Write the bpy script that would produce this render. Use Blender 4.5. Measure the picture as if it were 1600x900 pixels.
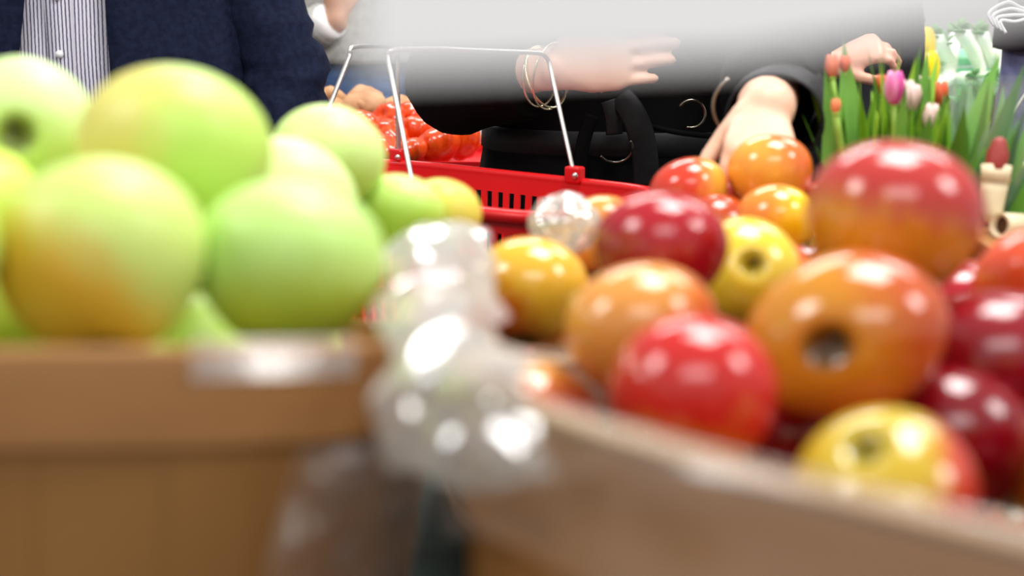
import bpy, bmesh, math, random
from mathutils import Vector, Matrix, noise, Quaternion
random.seed(7)
for o in list(bpy.data.objects): bpy.data.objects.remove(o)
SC = bpy.context.scene
COL = SC.collection
V = Vector
# ------------------------------------------------------------------ camera
PITCH = math.radians(12.6)
F = 2222.0                       # focal length in pixels of the 1600x900 frame (50 mm lens)
CAM = V((0, 0, 1.30))
FWD = V((0, math.cos(PITCH), -math.sin(PITCH))); RT = V((1, 0, 0)); UP = V((0, math.sin(PITCH), math.cos(PITCH)))
cd = bpy.data.cameras.new('camera'); cd.lens = 50; cd.sensor_width = 36; cd.clip_start = 0.01
cam = bpy.data.objects.new('camera', cd); COL.objects.link(cam)
cam.location = CAM; cam.rotation_euler = (math.pi/2 - PITCH, 0, 0)
cd.dof.use_dof = True; cd.dof.focus_distance = 2.05; cd.dof.aperture_fstop = 4.2
SC.camera = cam
def P(x, y, d): return CAM + d*(FWD + RT*((x-800)/F) + UP*((450-y)/F))
# ------------------------------------------------------------------ world, lamps, exposure
w = bpy.data.worlds.new('hall'); SC.world = w; w.use_nodes = True
w.node_tree.nodes['Background'].inputs[0].default_value = (1.0, 0.985, 0.97, 1)
w.node_tree.nodes['Background'].inputs[1].default_value = 0.50
SC.view_settings.view_transform = 'Standard'; SC.view_settings.look = 'None'
SC.view_settings.exposure = 0.0; SC.view_settings.gamma = 1
def lamp(loc, aim, sx, sy, power, col=(1, .985, .96)):
    ld = bpy.data.lights.new('ceiling_or_fill_lamp', 'AREA'); ld.shape = 'RECTANGLE'; ld.size = sx; ld.size_y = sy
    ld.energy = power; ld.color = col
    o = bpy.data.objects.new('ceiling_or_fill_lamp', ld); COL.objects.link(o); o.location = loc
    o.rotation_euler = (V(aim)-V(loc)).to_track_quat('-Z', 'Y').to_euler()
lamp((0.45, 1.1, 2.9), (0.3, 0.9, 0), .85, .85, 46)
lamp((0.1, -1.5, 2.7), (0, 1.5, .9), 1.6, .6, 16)  # unseen fill lamp added behind the camera to brighten the sign face
lamp((-1.9, 0.2, 2.7), (-.2, 1, .9), .7, .7, 22)
lamp((2.1, 0.1, 2.7), (.2, 1, .9), .7, .7, 22)
lamp((-0.3, 3.6, 3.2), (-.3, 3.4, 0), 1.6, .6, 60)
lamp((1.7, 2.7, 3.1), (1.3, 3.8, 1.0), 1.4, .6, 72)  # unseen fill lamp added to brighten the vegetables on the far stand
# ------------------------------------------------------------------ helpers
def lin(c):
    if isinstance(c, str):
        c = [int(c[i:i+2], 16)/255 for i in (0, 2, 4)]
    return tuple((v/12.92 if v <= .04045 else ((v+.055)/1.055)**2.4) for v in c) + (1,)
def base_mat(name):
    m = bpy.data.materials.new(name); m.use_nodes = True
    return m, m.node_tree, m.node_tree.nodes['Principled BSDF']
def N(nt, t, **kw):
    n = nt.nodes.new(t)
    for k, v in kw.items():
        if k in n.inputs.keys(): n.inputs[k].default_value = v
        else: setattr(n, k, v)
    return n
def mat(name, c1, c2=None, rough=.6, scale=20, stretch=(1, 1, 1), metal=0, bump=0, spec=.5, detail=4, lo=.35, hi=.65, sss=0, coat=0):
    m, nt, b = base_mat(name)
    b.inputs['Roughness'].default_value = rough; b.inputs['Metallic'].default_value = metal
    b.inputs['Specular IOR Level'].default_value = spec; b.inputs['Coat Weight'].default_value = coat
    if sss: b.inputs['Subsurface Weight'].default_value = sss; b.inputs['Subsurface Radius'].default_value = (.012, .005, .003); b.inputs['Subsurface Scale'].default_value = .6
    tc = N(nt, 'ShaderNodeTexCoord'); mp = N(nt, 'ShaderNodeMapping'); mp.inputs['Scale'].default_value = stretch
    nt.links.new(tc.outputs['Object'], mp.inputs[0])
    nz = N(nt, 'ShaderNodeTexNoise'); nz.inputs['Scale'].default_value = scale; nz.inputs['Detail'].default_value = detail
    nt.links.new(mp.outputs[0], nz.inputs['Vector'])
    r = N(nt, 'ShaderNodeValToRGB'); r.color_ramp.elements[0].position = lo; r.color_ramp.elements[1].position = hi
    r.color_ramp.elements[0].color = lin(c1); r.color_ramp.elements[1].color = lin(c2 or c1)
    nt.links.new(nz.outputs['Fac'], r.inputs[0]); nt.links.new(r.outputs[0], b.inputs['Base Color'])
    if bump:
        bp = N(nt, 'ShaderNodeBump'); bp.inputs['Strength'].default_value = bump; bp.inputs['Distance'].default_value = .003
        nt.links.new(nz.outputs['Fac'], bp.inputs['Height']); nt.links.new(bp.outputs[0], b.inputs['Normal'])
    return m
def film(name, tint, base, edge, rough=.12, gloss=.6, body='F2F2F0'):
    m, nt, b = base_mat(name); nt.nodes.remove(b)
    out = nt.nodes['Material Output']
    tr = N(nt, 'ShaderNodeBsdfTransparent'); tr.inputs[0].default_value = lin(tint)
    gl = N(nt, 'ShaderNodeBsdfGlossy'); gl.inputs['Roughness'].default_value = rough; gl.inputs[0].default_value = (.95, .95, .95, 1)
    df = N(nt, 'ShaderNodeBsdfTranslucent'); df.inputs[0].default_value = lin(body)
    d2 = N(nt, 'ShaderNodeBsdfDiffuse'); d2.inputs[0].default_value = lin(body)
    md = N(nt, 'ShaderNodeMixShader'); md.inputs[0].default_value = .6
    nt.links.new(df.outputs[0], md.inputs[1]); nt.links.new(d2.outputs[0], md.inputs[2])
    mg = N(nt, 'ShaderNodeMixShader'); mg.inputs[0].default_value = gloss
    nt.links.new(md.outputs[0], mg.inputs[1]); nt.links.new(gl.outputs[0], mg.inputs[2])
    lw = N(nt, 'ShaderNodeLayerWeight'); lw.inputs[0].default_value = .35
    ma = N(nt, 'ShaderNodeMapRange'); ma.inputs['To Min'].default_value = base; ma.inputs['To Max'].default_value = edge
    nt.links.new(lw.outputs['Facing'], ma.inputs['Value'])
    mx = N(nt, 'ShaderNodeMixShader'); nt.links.new(ma.outputs[0], mx.inputs[0])
    nt.links.new(tr.outputs[0], mx.inputs[1]); nt.links.new(mg.outputs[0], mx.inputs[2])
    nt.links.new(mx.outputs[0], out.inputs[0])
    return m
class MB:
    def __init__(s): s.v = []; s.f = []
    def add(s, v, f):
        k = len(s.v); s.v += [V(p) for p in v]; s.f += [tuple(i+k for i in q) for q in f]; return s
    def rings(s, rings, cap=True, closed=True):
        k = len(s.v); n = len(rings[0])
        for r in rings: s.v += [V(p) for p in r]
        for i in range(len(rings)-1):
            for j in range(n if closed else n-1):
                a = k+i*n+j; b = k+i*n+(j+1) % n
                s.f.append((a, b, b+n, a+n))
        if cap and closed:
            s.f.append(tuple(k+j for j in reversed(range(n)))); e = k+(len(rings)-1)*n
            s.f.append(tuple(e+j for j in range(n)))
        return s
    def tube(s, pts, rad, n=10, ref=None, round_ends=False):
        """rad: one value or list of value / (side, up) pairs"""
        pts = [V(p) for p in pts]
        if not isinstance(rad, (list, tuple)): rad = [rad]*len(pts)
        rad = [(r, r) if not isinstance(r, (list, tuple)) else r for r in rad]
        if round_ends:
            d0 = (pts[0]-pts[1]).normalized(); d1 = (pts[-1]-pts[-2]).normalized()
            a, b = rad[0], rad[-1]; m0 = min(a); m1 = min(b)
            pre = [(pts[0]+d0*m0*q, (a[0]*c, a[1]*c)) for q, c in ((.95, .3), (.7, .71), (.35, .93))]
            post = [(pts[-1]+d1*m1*q, (b[0]*c, b[1]*c)) for q, c in ((.35, .93), (.7, .71), (.95, .3))]
            rad = [p[1] for p in pre]+rad+[p[1] for p in post]; pts = [p[0] for p in pre]+pts+[p[0] for p in post]
        rings = []; up = V(ref) if ref is not None else None
        for i, p in enumerate(pts):
            t = (pts[min(i+1, len(pts)-1)]-pts[max(i-1, 0)]).normalized()
            if up is None: up = V((0, 0, 1)) if abs(t.z) < .9 else V((0, 1, 0))
            u = (up-t*up.dot(t)).normalized(); sd = t.cross(u)
            if ref is None: up = u
            a, b = rad[i]
            rings.append([p+sd*(a*math.cos(q*2*math.pi/n))+u*(b*math.sin(q*2*math.pi/n)) for q in range(n)])
        return s.rings(rings)
    def box(s, c, size, rot=None):
        c = V(c); x, y, z = [q/2 for q in size]
        vs = [V((i*x, j*y, k*z)) for i in (-1, 1) for j in (-1, 1) for k in (-1, 1)]
        if rot is not None: vs = [rot @ q for q in vs]
        return s.add([c+q for q in vs], [(0, 1, 3, 2), (4, 6, 7, 5), (0, 4, 5, 1), (2, 3, 7, 6), (0, 2, 6, 4), (1, 5, 7, 3)])
    def ball(s, c, r, nu=14, nv=9):
        c = V(c); r = r if isinstance(r, (tuple, list)) else (r, r, r)
        rings = []
        for i in range(nv):
            t = math.pi*(i+.15)/(nv-.7)
            rings.append([c+V((r[0]*math.sin(t)*math.cos(q*2*math.pi/nu), r[1]*math.sin(t)*math.sin(q*2*math.pi/nu), -r[2]*math.cos(t))) for q in range(nu)])
        return s.rings(rings)
    def mesh(s, name, smooth=True):
        me = bpy.data.meshes.new(name); me.from_pydata([tuple(q) for q in s.v], [], s.f)
        bm = bmesh.new(); bm.from_mesh(me); bmesh.ops.recalc_face_normals(bm, faces=bm.faces); bm.to_mesh(me); bm.free()
        if smooth: me.polygons.foreach_set('use_smooth', [True]*len(me.polygons))
        return me
    def build(s, name, m, parent=None, smooth=True, org=None):
        """vertices are world positions unless the parent has a location: then they are stored relative to it"""
        base = V(org) if org is not None else (V(parent['_o']) if parent is not None and '_o' in parent else V((0, 0, 0)))
        for q in s.v: q -= base
        o = bpy.data.objects.new(name, s.mesh(name, smooth)); COL.objects.link(o)
        if m: o.data.materials.append(m)
        if parent is None: o.location = base; o['_o'] = list(base)
        else: o.parent = parent; o['_o'] = list(base)
        return o
def tag(o, label=None, cat=None, group=None, kind=None):
    if label: o['label'] = label
    if cat: o['category'] = cat
    if group: o['group'] = group
    if kind: o['kind'] = kind
    return o
def thing(name, loc, label, cat, group=None):
    o = bpy.data.objects.new(name, None); COL.objects.link(o); o.location = loc; o['_o'] = list(loc); o.empty_display_size = .05
    return tag(o, label, cat, group)
def mod(o, typ, **kw):
    m = o.modifiers.new(typ.lower(), typ)
    for k, v in kw.items(): setattr(m, k, v)
    return m
def bake(o):
    dg = bpy.context.evaluated_depsgraph_get(); me = bpy.data.meshes.new_from_object(o.evaluated_get(dg))
    o.modifiers.clear(); o.data = me; me.polygons.foreach_set('use_smooth', [True]*len(me.polygons)); return o
def wrinkle(o, amp, freq, seed=0, stretch=(1, 1, 1), ridged=False):
    me = o.data
    nr = [v.normal.copy() for v in me.vertices]
    for v, n in zip(me.vertices, nr):
        q = V((v.co.x*stretch[0], v.co.y*stretch[1], v.co.z*stretch[2]))*freq+V((seed, seed*2, 0))
        h = noise.noise(q)+.5*noise.noise(q*2.1)
        if ridged: h = 1-2*abs(h)
        v.co += n*h*amp
    me.update()
def smoothpath(pts, k=6):
    pts = [V(p) for p in pts]; out = []
    for i in range(len(pts)-1):
        a = pts[max(i-1, 0)]; b = pts[i]; c = pts[i+1]; d = pts[min(i+2, len(pts)-1)]
        for j in range(k):
            t = j/k
            out.append(.5*((2*b)+(c-a)*t+(2*a-5*b+4*c-d)*t*t+(3*b-a-3*c+d)*t**3))
    return out+[pts[-1]]
def lerp(a, b, t): return a+(b-a)*t
def interp(xs, ys, x):
    if x <= xs[0]: return ys[0]
    for i in range(len(xs)-1):
        if x <= xs[i+1]:
            t = (x-xs[i])/(xs[i+1]-xs[i]); return lerp(ys[i], ys[i+1], t)
    return ys[-1]
# ------------------------------------------------------------------ materials
M_wall = mat('wall_paint', 'E4E4E2', 'DCDDDD', .8, 3)
M_floor = mat('floor_concrete', '4A4846', '5A5855', .6, 6)
M_cloth = mat('green_tablecloth', '0E231C', '142E25', .85, 60, bump=.2)
M_wood = mat('basket_wood', '7E5227', '976A38', .6, 9, (1, 1, .12), bump=.3, spec=.3)
M_wood2 = mat('basket_rim_wood', '98673A', 'B28250', .55, 8, (.5, .5, 2), bump=.3, spec=.3)
M_wood3 = mat('pale_rim_wood', 'BE9C74', 'CFB28C', .5, 10, (.4, .4, 2), bump=.2)
M_film = film('clear_liner_film', 'F6F4F2', .12, .45, .22, .5, 'D8D0C8')
M_bag = film('crumpled_clear_plastic', 'F4F3EE', .42, .9, .12, .5, 'F4F2EC')
M_sleeve = film('flower_sleeve_film', 'F4FAF6', .10, .5, .15, .5)
M_white = mat('white_sign_plastic', 'FAFAFB', 'F6F6F8', .35, 4)
M_red = mat('red_basket_plastic', 'C80A10', 'D41016', .35, 5)
M_wire = mat('steel_wire', 'C9C3BE', 'D8D3CE', .3, 30, metal=.9)
M_skin = mat('skin', 'D9A88E', 'E3B79E', .5, 14, sss=.15)
M_skin2 = mat('skin_ruddy', 'D89A82', 'E3AA92', .5, 14, sss=.15)
M_navy = mat('navy_wool', '12172B', '1A2138', .9, 90, bump=.4, spec=.12)
M_black = mat('black_coat_cloth', '040405', '070708', .85, 60, spec=.12)
M_black2 = mat('black_coat_facing', '101114', '17181C', .6, 60, spec=.3)
M_char = mat('charcoal_cloth', '1D1C20', '28272B', .8, 60, spec=.2)
M_grey = mat('light_grey_knit', '9A9A96', 'B0AFAA', .9, 60, bump=.4)
M_denim = mat('blue_denim', '33507C', '4A6A9A', .85, 50, bump=.3)
M_lav = mat('lavender_denim', '8487B8', 'A9ADD8', .85, 20, bump=.2)
M_mauve = mat('dark_mauve_cloth', '2B2330', '3A303C', .85, 30)
M_dark = mat('dark_trousers', '15161A', '1D1E22', .8, 40)
M_shoe = mat('shoe_leather', '151210', '221B17', .4, 20)
M_hair = mat('brown_hair', '2E2018', '4A3526', .6, 60, (1, 1, .2))
M_eye = mat('eye', 'F0F0EE', 'F4F4F2', .2)
M_lip = mat('lip', 'B8625A', 'C06C62', .5)
M_gold = mat('pale_gold', 'E6D9B0', 'F2E8C8', .2, 20, metal=.9)
M_pewter = mat('pewter_ring', '7C766A', '98928A', .25, 20, metal=1)
M_leafA = mat('tulip_leaf_green', '4F8A2C', '7DB544', .45, 18, (1, 1, .2))
M_leafB = mat('tulip_leaf_blue_green', '4C7F48', '7FA873', .5, 18, (1, 1, .2))
M_leafC = mat('tulip_leaf_bright', '6FA81E', 'A6CC3C', .45, 18, (1, 1, .2))
M_stem = mat('tulip_stem', '86B23E', '9CC452', .5, 20)
M_pink = mat('tulip_pink', 'D94F9C', 'F6C3DA', .5, 14, (2, 2, .3), lo=.4, hi=.6)
M_orange = mat('tulip_orange', 'D8552A', 'E88A5C', .5, 14, (2, 2, .3))
M_cream = mat('tulip_cream', 'E3D2C4', 'EFC9C4', .5, 14, (2, 2, .3))
M_mint = mat('mint_crate_plastic', '8FD8AE', 'A6E6C2', .5, 6)
M_stalk = mat('white_stalk', 'F0F6E4', 'FBFDF6', .45, 12, (1, 1, .2))
M_green = mat('leafy_green', '2F8A2C', '57B04A', .5, 30)
M_pale = mat('pale_leaf', '5E8A56', '86AC78', .5, 30)
M_yellow = mat('yellow_pepper_skin', 'F2C800', 'FFDD10', .2, 6)
M_pstem = mat('green_stem', '4E7A2A', '6C9640', .5, 20)
M_tan = mat('tan_root_skin', 'B07C50', 'D0A074', .75, 25, (1, 1, 1), bump=.5)
M_tomato = mat('tomato_skin', 'D8380A', 'E8561A', .2, 8, spec=.7)
M_onion = mat('red_onion_skin', '5A1428', '84304A', .35, 14, (1, 1, .3))
M_peg = mat('cream_wood', 'D9C8A2', 'E6D8B6', .6, 20, (1, 1, .2))
M_redwood = mat('dull_red_paint', '8E2A22', 'A23A30', .5, 20)
M_hollow_shade = mat('hollow_shade_brown', '4A2A12', '5C381A', .8, 20)
M_apstem = mat('apple_stem', '2A1C0E', '3C2A16', .7, 40)
M_calyx = mat('apple_calyx', '2C2010', '43321A', .8, 40)
# shirt with fine vertical stripes
M_shirt, nt, b = base_mat('striped_shirt'); b.inputs['Roughness'].default_value = .8
tc = N(nt, 'ShaderNodeTexCoord'); wv = N(nt, 'ShaderNodeTexWave'); wv.wave_type = 'BANDS'; wv.bands_direction = 'X'
wv.inputs['Scale'].default_value = 52; wv.inputs['Distortion'].default_value = .6; wv.inputs['Detail'].default_value = 1; wv.inputs['Detail Scale'].default_value = 3
nt.links.new(tc.outputs['Object'], wv.inputs[0])
r = N(nt, 'ShaderNodeValToRGB'); r.color_ramp.elements[0].color = lin('4A4768'); r.color_ramp.elements[1].color = lin('DCD8E4')
r.color_ramp.elements[0].position = .12; r.color_ramp.elements[1].position = .5
nt.links.new(wv.outputs['Fac'], r.inputs[0]); nt.links.new(r.outputs[0], b.inputs['Base Color'])
# ------------------------------------------------------------------ setting
def slab(name, c, size, m):
    o = MB().box(c, size).build(name, m, smooth=False); o['kind'] = 'structure'; return o
slab('floor', (0, 2.2, -.05), (9, 8.4, .1), M_floor)
slab('wall_back', (0, 6.45, 1.6), (9, .1, 3.2), M_wall)

# ------------------------------------------------------------------ market table
TZ = .88
tb = thing('market_table', (0.1, .9, 0), 'long market table under a dark green cloth carrying the apple baskets', 'table')
MB().box((0.1, .9, TZ-.02), (1.9, 1.2, .03)).build('table_top', M_wood, tb, False)
m = MB()
cl = [(-.96, .29), (1.16, .29), (1.16, 1.51), (-.96, 1.51)]
ring = []
for i in range(4):
    a, b2 = V(cl[i]), V(cl[(i+1) % 4])
    for k in range(24): ring.append(a.lerp(b2, k/24))
cx = V((.1, .9))
rr = []
for z, s in ((TZ, .0), (TZ, .985), (TZ-.004, 1), (TZ-.03, 1.004), (TZ-.25, 1.0), (TZ-.5, 1.0)):
    rr.append([(cx.x+(p.x-cx.x)*s+(0 if z > TZ-.1 else .012*math.sin(i*1.3)), cx.y+(p.y-cx.y)*s+(0 if z > TZ-.1 else .012*math.cos(i*1.1)), z) for i, p in enumerate(ring)])
m.rings(rr, cap=False).build('tablecloth', M_cloth, tb)
for sx in (-.8, 1.0):
    for sy in (.4, 1.4):
        MB().box((sx, sy, (TZ-.035)/2), (.06, .06, TZ-.035)).build('leg', M_wood, tb, False)

# ------------------------------------------------------------------ splint baskets
def outline(a, b, n, k=360):
    pts = []
    for i in range(k*4):
        t = 2*math.pi*i/(k*4); c, s = math.cos(t), math.sin(t)
        pts.append(V((a*math.copysign(abs(c)**(2/n), c), b*math.copysign(abs(s)**(2/n), s))))
    L = [0]
    for i in range(len(pts)): L.append(L[-1]+(pts[(i+1) % len(pts)]-pts[i]).length)
    out = []; j = 0
    for i in range(k):
        q = L[-1]*i/k
        while L[j+1] < q: j += 1
        t = (q-L[j])/max(L[j+1]-L[j], 1e-9); out.append(pts[j].lerp(pts[(j+1) % len(pts)], t))
    return out
def basket(c, a, b, n, rot, ztop, zbot, taper, nsl, label, band=.035, capw=.012, tilt=0, hinge=(0, 0), away=(0, 1)):
    away = V((away[0], away[1], 0)).normalized(); hp = V((hinge[0], hinge[1], ztop)); TR = Matrix.Rotation(-tilt, 3, V((away.y, -away.x, 0)))
    t = thing('splint_basket', (c[0], c[1], zbot), label, 'basket', 'wooden splint baskets of apples')
    K = nsl*10; O = outline(a, b, n, K); R = Matrix.Rotation(rot, 2)
    def pt(i, z, off=0.0):
        f = lerp(taper, 1, (z-zbot)/(ztop-zbot)); p = O[i % K]; q = O[(i+1) % K]-O[(i-1) % K]
        nn = V((q.y, -q.x)).normalized(); p = R @ (p*f+nn*off)
        return hp+TR @ (V((c[0]+p.x, c[1]+p.y, z))-hp)
    for s in range(nsl):
        m = MB(); i0, i1 = s*10, s*10+10; off = .0006 if s % 2 else -.0004
        rings = []
        for z in (zbot+.004, lerp(zbot, ztop, .5), ztop-.002):
            r1 = [pt(i, z, off+.001) for i in (i0, i0+3, i0+6, i1)]; r2 = [pt(i, z, off-.001) for i in (i1, i0+6, i0+3, i0)]
            rings.append(r1+r2)
        m.rings(rings).build('splint', M_wood, t, False)
    def hoop(name, z0, z1, o0, o1, mt, step=4):
        m = MB(); idx = list(range(0, K, step)); L = len(idx)
        rs = [[pt(i, z, o) for i in idx] for z, o in ((z0, o0), (z0, o1), (z1, o1), (z1, o0), (z0, o0))]
        h = m.rings(rs, cap=False).build(name, mt, t, False)
        mod(h, 'BEVEL', width=.0012, segments=2)
        return h
    hoop('rim_band', ztop-band, ztop, .0026, .0066, M_wood2)
    hoop('inner_rim', ztop-.02, ztop+.001, -.0055, -.0022, M_wood2)
    if capw: hoop('rim_cap', ztop+.0015, ztop+capw*.5, -.0065, .0076, M_wood3)
    hoop('base_hoop', zbot+.002, zbot+.02, .0026, .0052, M_wood3)
    m = MB(); m.add([pt(i, zbot+.006, -.003) for i in range(0, K, 5)], [tuple(range(K//5))]).build('base', M_wood, t, False)
    def loc(u, v, z, r): # u, v in -1..1 of the footprint, kept r inside the wall
        f = lerp(taper, 1, (z-zbot)/(ztop-zbot)); p = R @ V((u*(a*f-r-.008), v*(b*f-r-.008)))
        return hp+TR @ (V((c[0]+p.x, c[1]+p.y, z))-hp)
    return loc, pt, K
ZL = 1.177
locL, ptL, KL = basket((-.262, .745), .225, .29, 5, math.radians(2), ZL, .98, .86, 40, 'wooden splint basket heaped with green apples', .034, 0, math.radians(13), (-.26, .455), (0, 1))
ZR = 1.166
locR, ptR, KR = basket((.243, .548), .26, .26, 2, 0, ZR, 1.015, .88, 40, 'round wooden splint basket in front heaped with red and orange apples', .045, .008, math.radians(15), (.066, .357), (.65, .76))
locB, ptB, KB = basket((.165, 1.10), .25, .225, 2.2, 0, 1.035, TZ, .84, 32, 'low wooden splint basket behind the front red apple basket', .03, 0)
for pt_, K_, zb_, lb in ((ptL, KL, .98, 'green cloth covered wedge tilting the green apple basket'), (ptR, KR, 1.015, 'green cloth covered wedge tilting the round red apple basket')):
    lo = [pt_(k, zb_, -.006) for k in range(0, K_, 8)]; n_ = len(lo)
    o = MB().rings([[V((p.x, p.y, TZ+.001)) for p in lo], [p-V((0, 0, .004)) for p in lo]]).build('display_wedge', M_cloth, smooth=False, org=(lo[0].x, lo[0].y, TZ)); tag(o, lb, 'wedge')
# clear liner film folded over the rims
def liner(pt, K, z, drop, inner, label, seed, i0=0, i1=None, amp=.003, rows_=10):
    i1 = K if i1 is None else i1
    rows = []; idx = list(range(i0, i1+1, 2))
    prof = [(-inner, -.012), (-inner*.5, -.009), (-.005, -.007), (.002, -.004), (.0035, .004), (.002, .0085), (-.01, .009), (-drop*.4, .010), (-drop*.7, .011), (-drop, .012)]
    for k, (dz, off) in enumerate(prof[:rows_]):
        row = []
        for i in idx:
            q = V((i*.06+seed, dz*60, seed)); h = noise.noise(q)+.5*noise.noise(q*2.7)
            zz = z+dz*(1+.35*noise.noise(V((i*.045, seed, 3))) if k > 6 else 1)
            row.append(pt(i, zz, off+(max(0, h)*amp*(2.2 if k > 5 else .8))))
        rows.append(row)
    o = MB().rings(rows, cap=False, closed=False).build('plastic_liner', M_film, org=pt(i0, z))
    return tag(o, label, 'plastic liner', 'clear plastic basket liners')
liner(ptR, KR, ZR+.004, .05, .05, 'clear plastic liner folded over the rim of the red apple basket', 3.1)
liner(ptL, KL, ZL+.0, .003, .045, 'clear plastic liner edge showing under the green apples', 8.4, 331, 344, .001, 8)

# ------------------------------------------------------------------ apples
def apple_mesh(seed, nu=36, nv=26, squash=.9):
    m = MB(); rings = []
    for i in range(nv+1):
        t = math.pi*(.012+.976*i/nv); s, c = math.sin(t), math.cos(t)
        ring = []
        for j in range(nu):
            ph = 2*math.pi*j/nu
            r = s*(1+.10*c)*(1+.018*math.cos(5*ph+seed)*(1-c)/2+.02*math.cos(2*ph+seed))
            z = c*squash-(.27*math.exp(-(s/.145)**2) if c > 0 else -.20*math.exp(-(s/.2)**2))
            z += .02*math.cos(ph+seed*2)*s
            ring.append(V((r*math.cos(ph), r*math.sin(ph), z))*.5)
        rings.append(ring)
    m.rings(rings, cap=True)
    return m.mesh('apple')
AM = [apple_mesh(s, squash=q) for s, q in ((.3, .90), (1.7, .86), (2.9, .94))]
sm = MB().tube(smoothpath([(0, 0, .14), (.005, 0, .24), (.02, .01, .36), (.05, .015, .46)], 3), [.022]*4+[.016]*4+[.02]*2, 7).mesh('stem')
sm.materials.append(M_apstem)
cm = MB()
for k in range(5):
    a = 2*math.pi*k/5
    cm.tube([(0, 0, -.35), (.03*math.cos(a), .03*math.sin(a), -.37), (.055*math.cos(a+.2), .055*math.sin(a+.2), -.40)], [.014, .012, .004], 5)
cm = cm.mesh('calyx'); cm.materials.append(M_calyx)
def apple_mat(name, c1, c2, loc_dir, cut, soft, streak, rough, cav='7A6A20', spec=.5, sss=0):
    m, nt, b = base_mat(name); L = nt.links.new
    tc = N(nt, 'ShaderNodeTexCoord')
    nm = N(nt, 'ShaderNodeVectorMath', operation='NORMALIZE'); L(tc.outputs['Object'], nm.inputs[0])
    dt = N(nt, 'ShaderNodeVectorMath', operation='DOT_PRODUCT'); L(nm.outputs[0], dt.inputs[0]); dt.inputs[1].default_value = loc_dir
    mp = N(nt, 'ShaderNodeMapping'); mp.inputs['Scale'].default_value = (9, 9, 1.2); L(tc.outputs['Object'], mp.inputs[0])
    nz = N(nt, 'ShaderNodeTexNoise'); nz.inputs['Scale'].default_value = 1.6; nz.inputs['Detail'].default_value = 5; L(mp.outputs[0], nz.inputs['Vector'])
    a1 = N(nt, 'ShaderNodeMath', operation='SUBTRACT'); L(nz.outputs['Fac'], a1.inputs[0]); a1.inputs[1].default_value = .5
    a2 = N(nt, 'ShaderNodeMath', operation='MULTIPLY_ADD'); L(a1.outputs[0], a2.inputs[0]); a2.inputs[1].default_value = streak; L(dt.outputs['Value'], a2.inputs[2])
    mr = N(nt, 'ShaderNodeMapRange', interpolation_type='SMOOTHSTEP'); L(a2.outputs[0], mr.inputs['Value'])
    mr.inputs['From Min'].default_value = cut-soft; mr.inputs['From Max'].default_value = cut+soft
    mx = N(nt, 'ShaderNodeMix', data_type='RGBA'); L(mr.outputs[0], mx.inputs[0]); mx.inputs[6].default_value = lin(c1); mx.inputs[7].default_value = lin(c2)
    # russet in the stem cavity
    sp = N(nt, 'ShaderNodeSeparateXYZ'); L(tc.outputs['Object'], sp.inputs[0])
    sx = N(nt, 'ShaderNodeMath', operation='POWER'); L(sp.outputs[0], sx.inputs[0]); sx.inputs[1].default_value = 2
    sy = N(nt, 'ShaderNodeMath', operation='POWER'); L(sp.outputs[1], sy.inputs[0]); sy.inputs[1].default_value = 2
    ad = N(nt, 'ShaderNodeMath', operation='ADD'); L(sx.outputs[0], ad.inputs[0]); L(sy.outputs[0], ad.inputs[1])
    cr = N(nt, 'ShaderNodeMapRange', interpolation_type='SMOOTHSTEP'); L(ad.outputs[0], cr.inputs['Value'])
    cr.inputs['From Min'].default_value = .004; cr.inputs['From Max'].default_value = .03; cr.inputs['To Min'].default_value = .9; cr.inputs['To Max'].default_value = 0
    m2 = N(nt, 'ShaderNodeMix', data_type='RGBA'); L(cr.outputs[0], m2.inputs[0]); L(mx.outputs[2], m2.inputs[6]); m2.inputs[7].default_value = lin(cav)
    L(m2.outputs[2], b.inputs['Base Color'])
    b.inputs['Roughness'].default_value = rough; b.inputs['Specular IOR Level'].default_value = spec
    if sss: b.inputs['Subsurface Weight'].default_value = sss; b.inputs['Subsurface Radius'].default_value = (.01, .01, .004); b.inputs['Subsurface Scale'].default_value = .5
    return m
VIS = []
def camdir(v): return (RT*v[0]+UP*v[1]-FWD*v[2]).normalized()     # right, up, towards the photographer
def apple(px, py, wpx, D, axis, c1, c2, bl, cut, label, kind, soft=.35, streak=.5, cav='7A6A20', tall=1, roll=None):
    d = F*D/wpx; pos = P(px, py, d); ax = camdir(axis); VIS.append((pos, D/2))
    q = V((0, 0, 1)).rotation_difference(ax) @ Quaternion((0, 0, 1), random.uniform(0, 6.28) if roll is None else roll)
    ld = q.inverted() @ camdir(bl)
    o = bpy.data.objects.new('apple', random.choice(AM).copy()); COL.objects.link(o)
    o.location = pos; o.rotation_mode = 'QUATERNION'; o.rotation_quaternion = q; o.scale = (D, D*tall, D)
    green = kind == 'green'
    o.data.materials.append(apple_mat('apple_skin', c1, c2, ld, cut, soft, streak, .42 if green else .16, cav, .45 if green else .8, .0))
    tag(o, label, 'apple', 'green apples in the basket' if green else 'red and orange apples in the baskets')
    for nme, me in (('stem', sm), ('calyx', cm)):
        s = bpy.data.objects.new(nme, me); COL.objects.link(s); s.parent = o
    return o
G1, G2, GY = 'BCD93C', 'D6E85E', 'E0C23A'
apple(38, 203, 222, .080, (.22, -.16, 1), 'CFEAA0', 'C0E078', (0, -1, .2), .1, 'pale green apple at the left showing its stem hollow', 'green', cav='5E6420')
apple(272, 243, 300, .088, (.1, .9, -.3), 'BEDF68', 'DAD070', (-1, .1, .3), .25, 'largest green apple at the top of the heap with yellow blush', 'green')
apple(510, 252, 182, .076, (.2, .9, -.4), 'BDDF6A', 'D0EC92', (.3, 1, .2), .2, 'green apple at the back right beside the navy sleeve', 'green')
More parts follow.
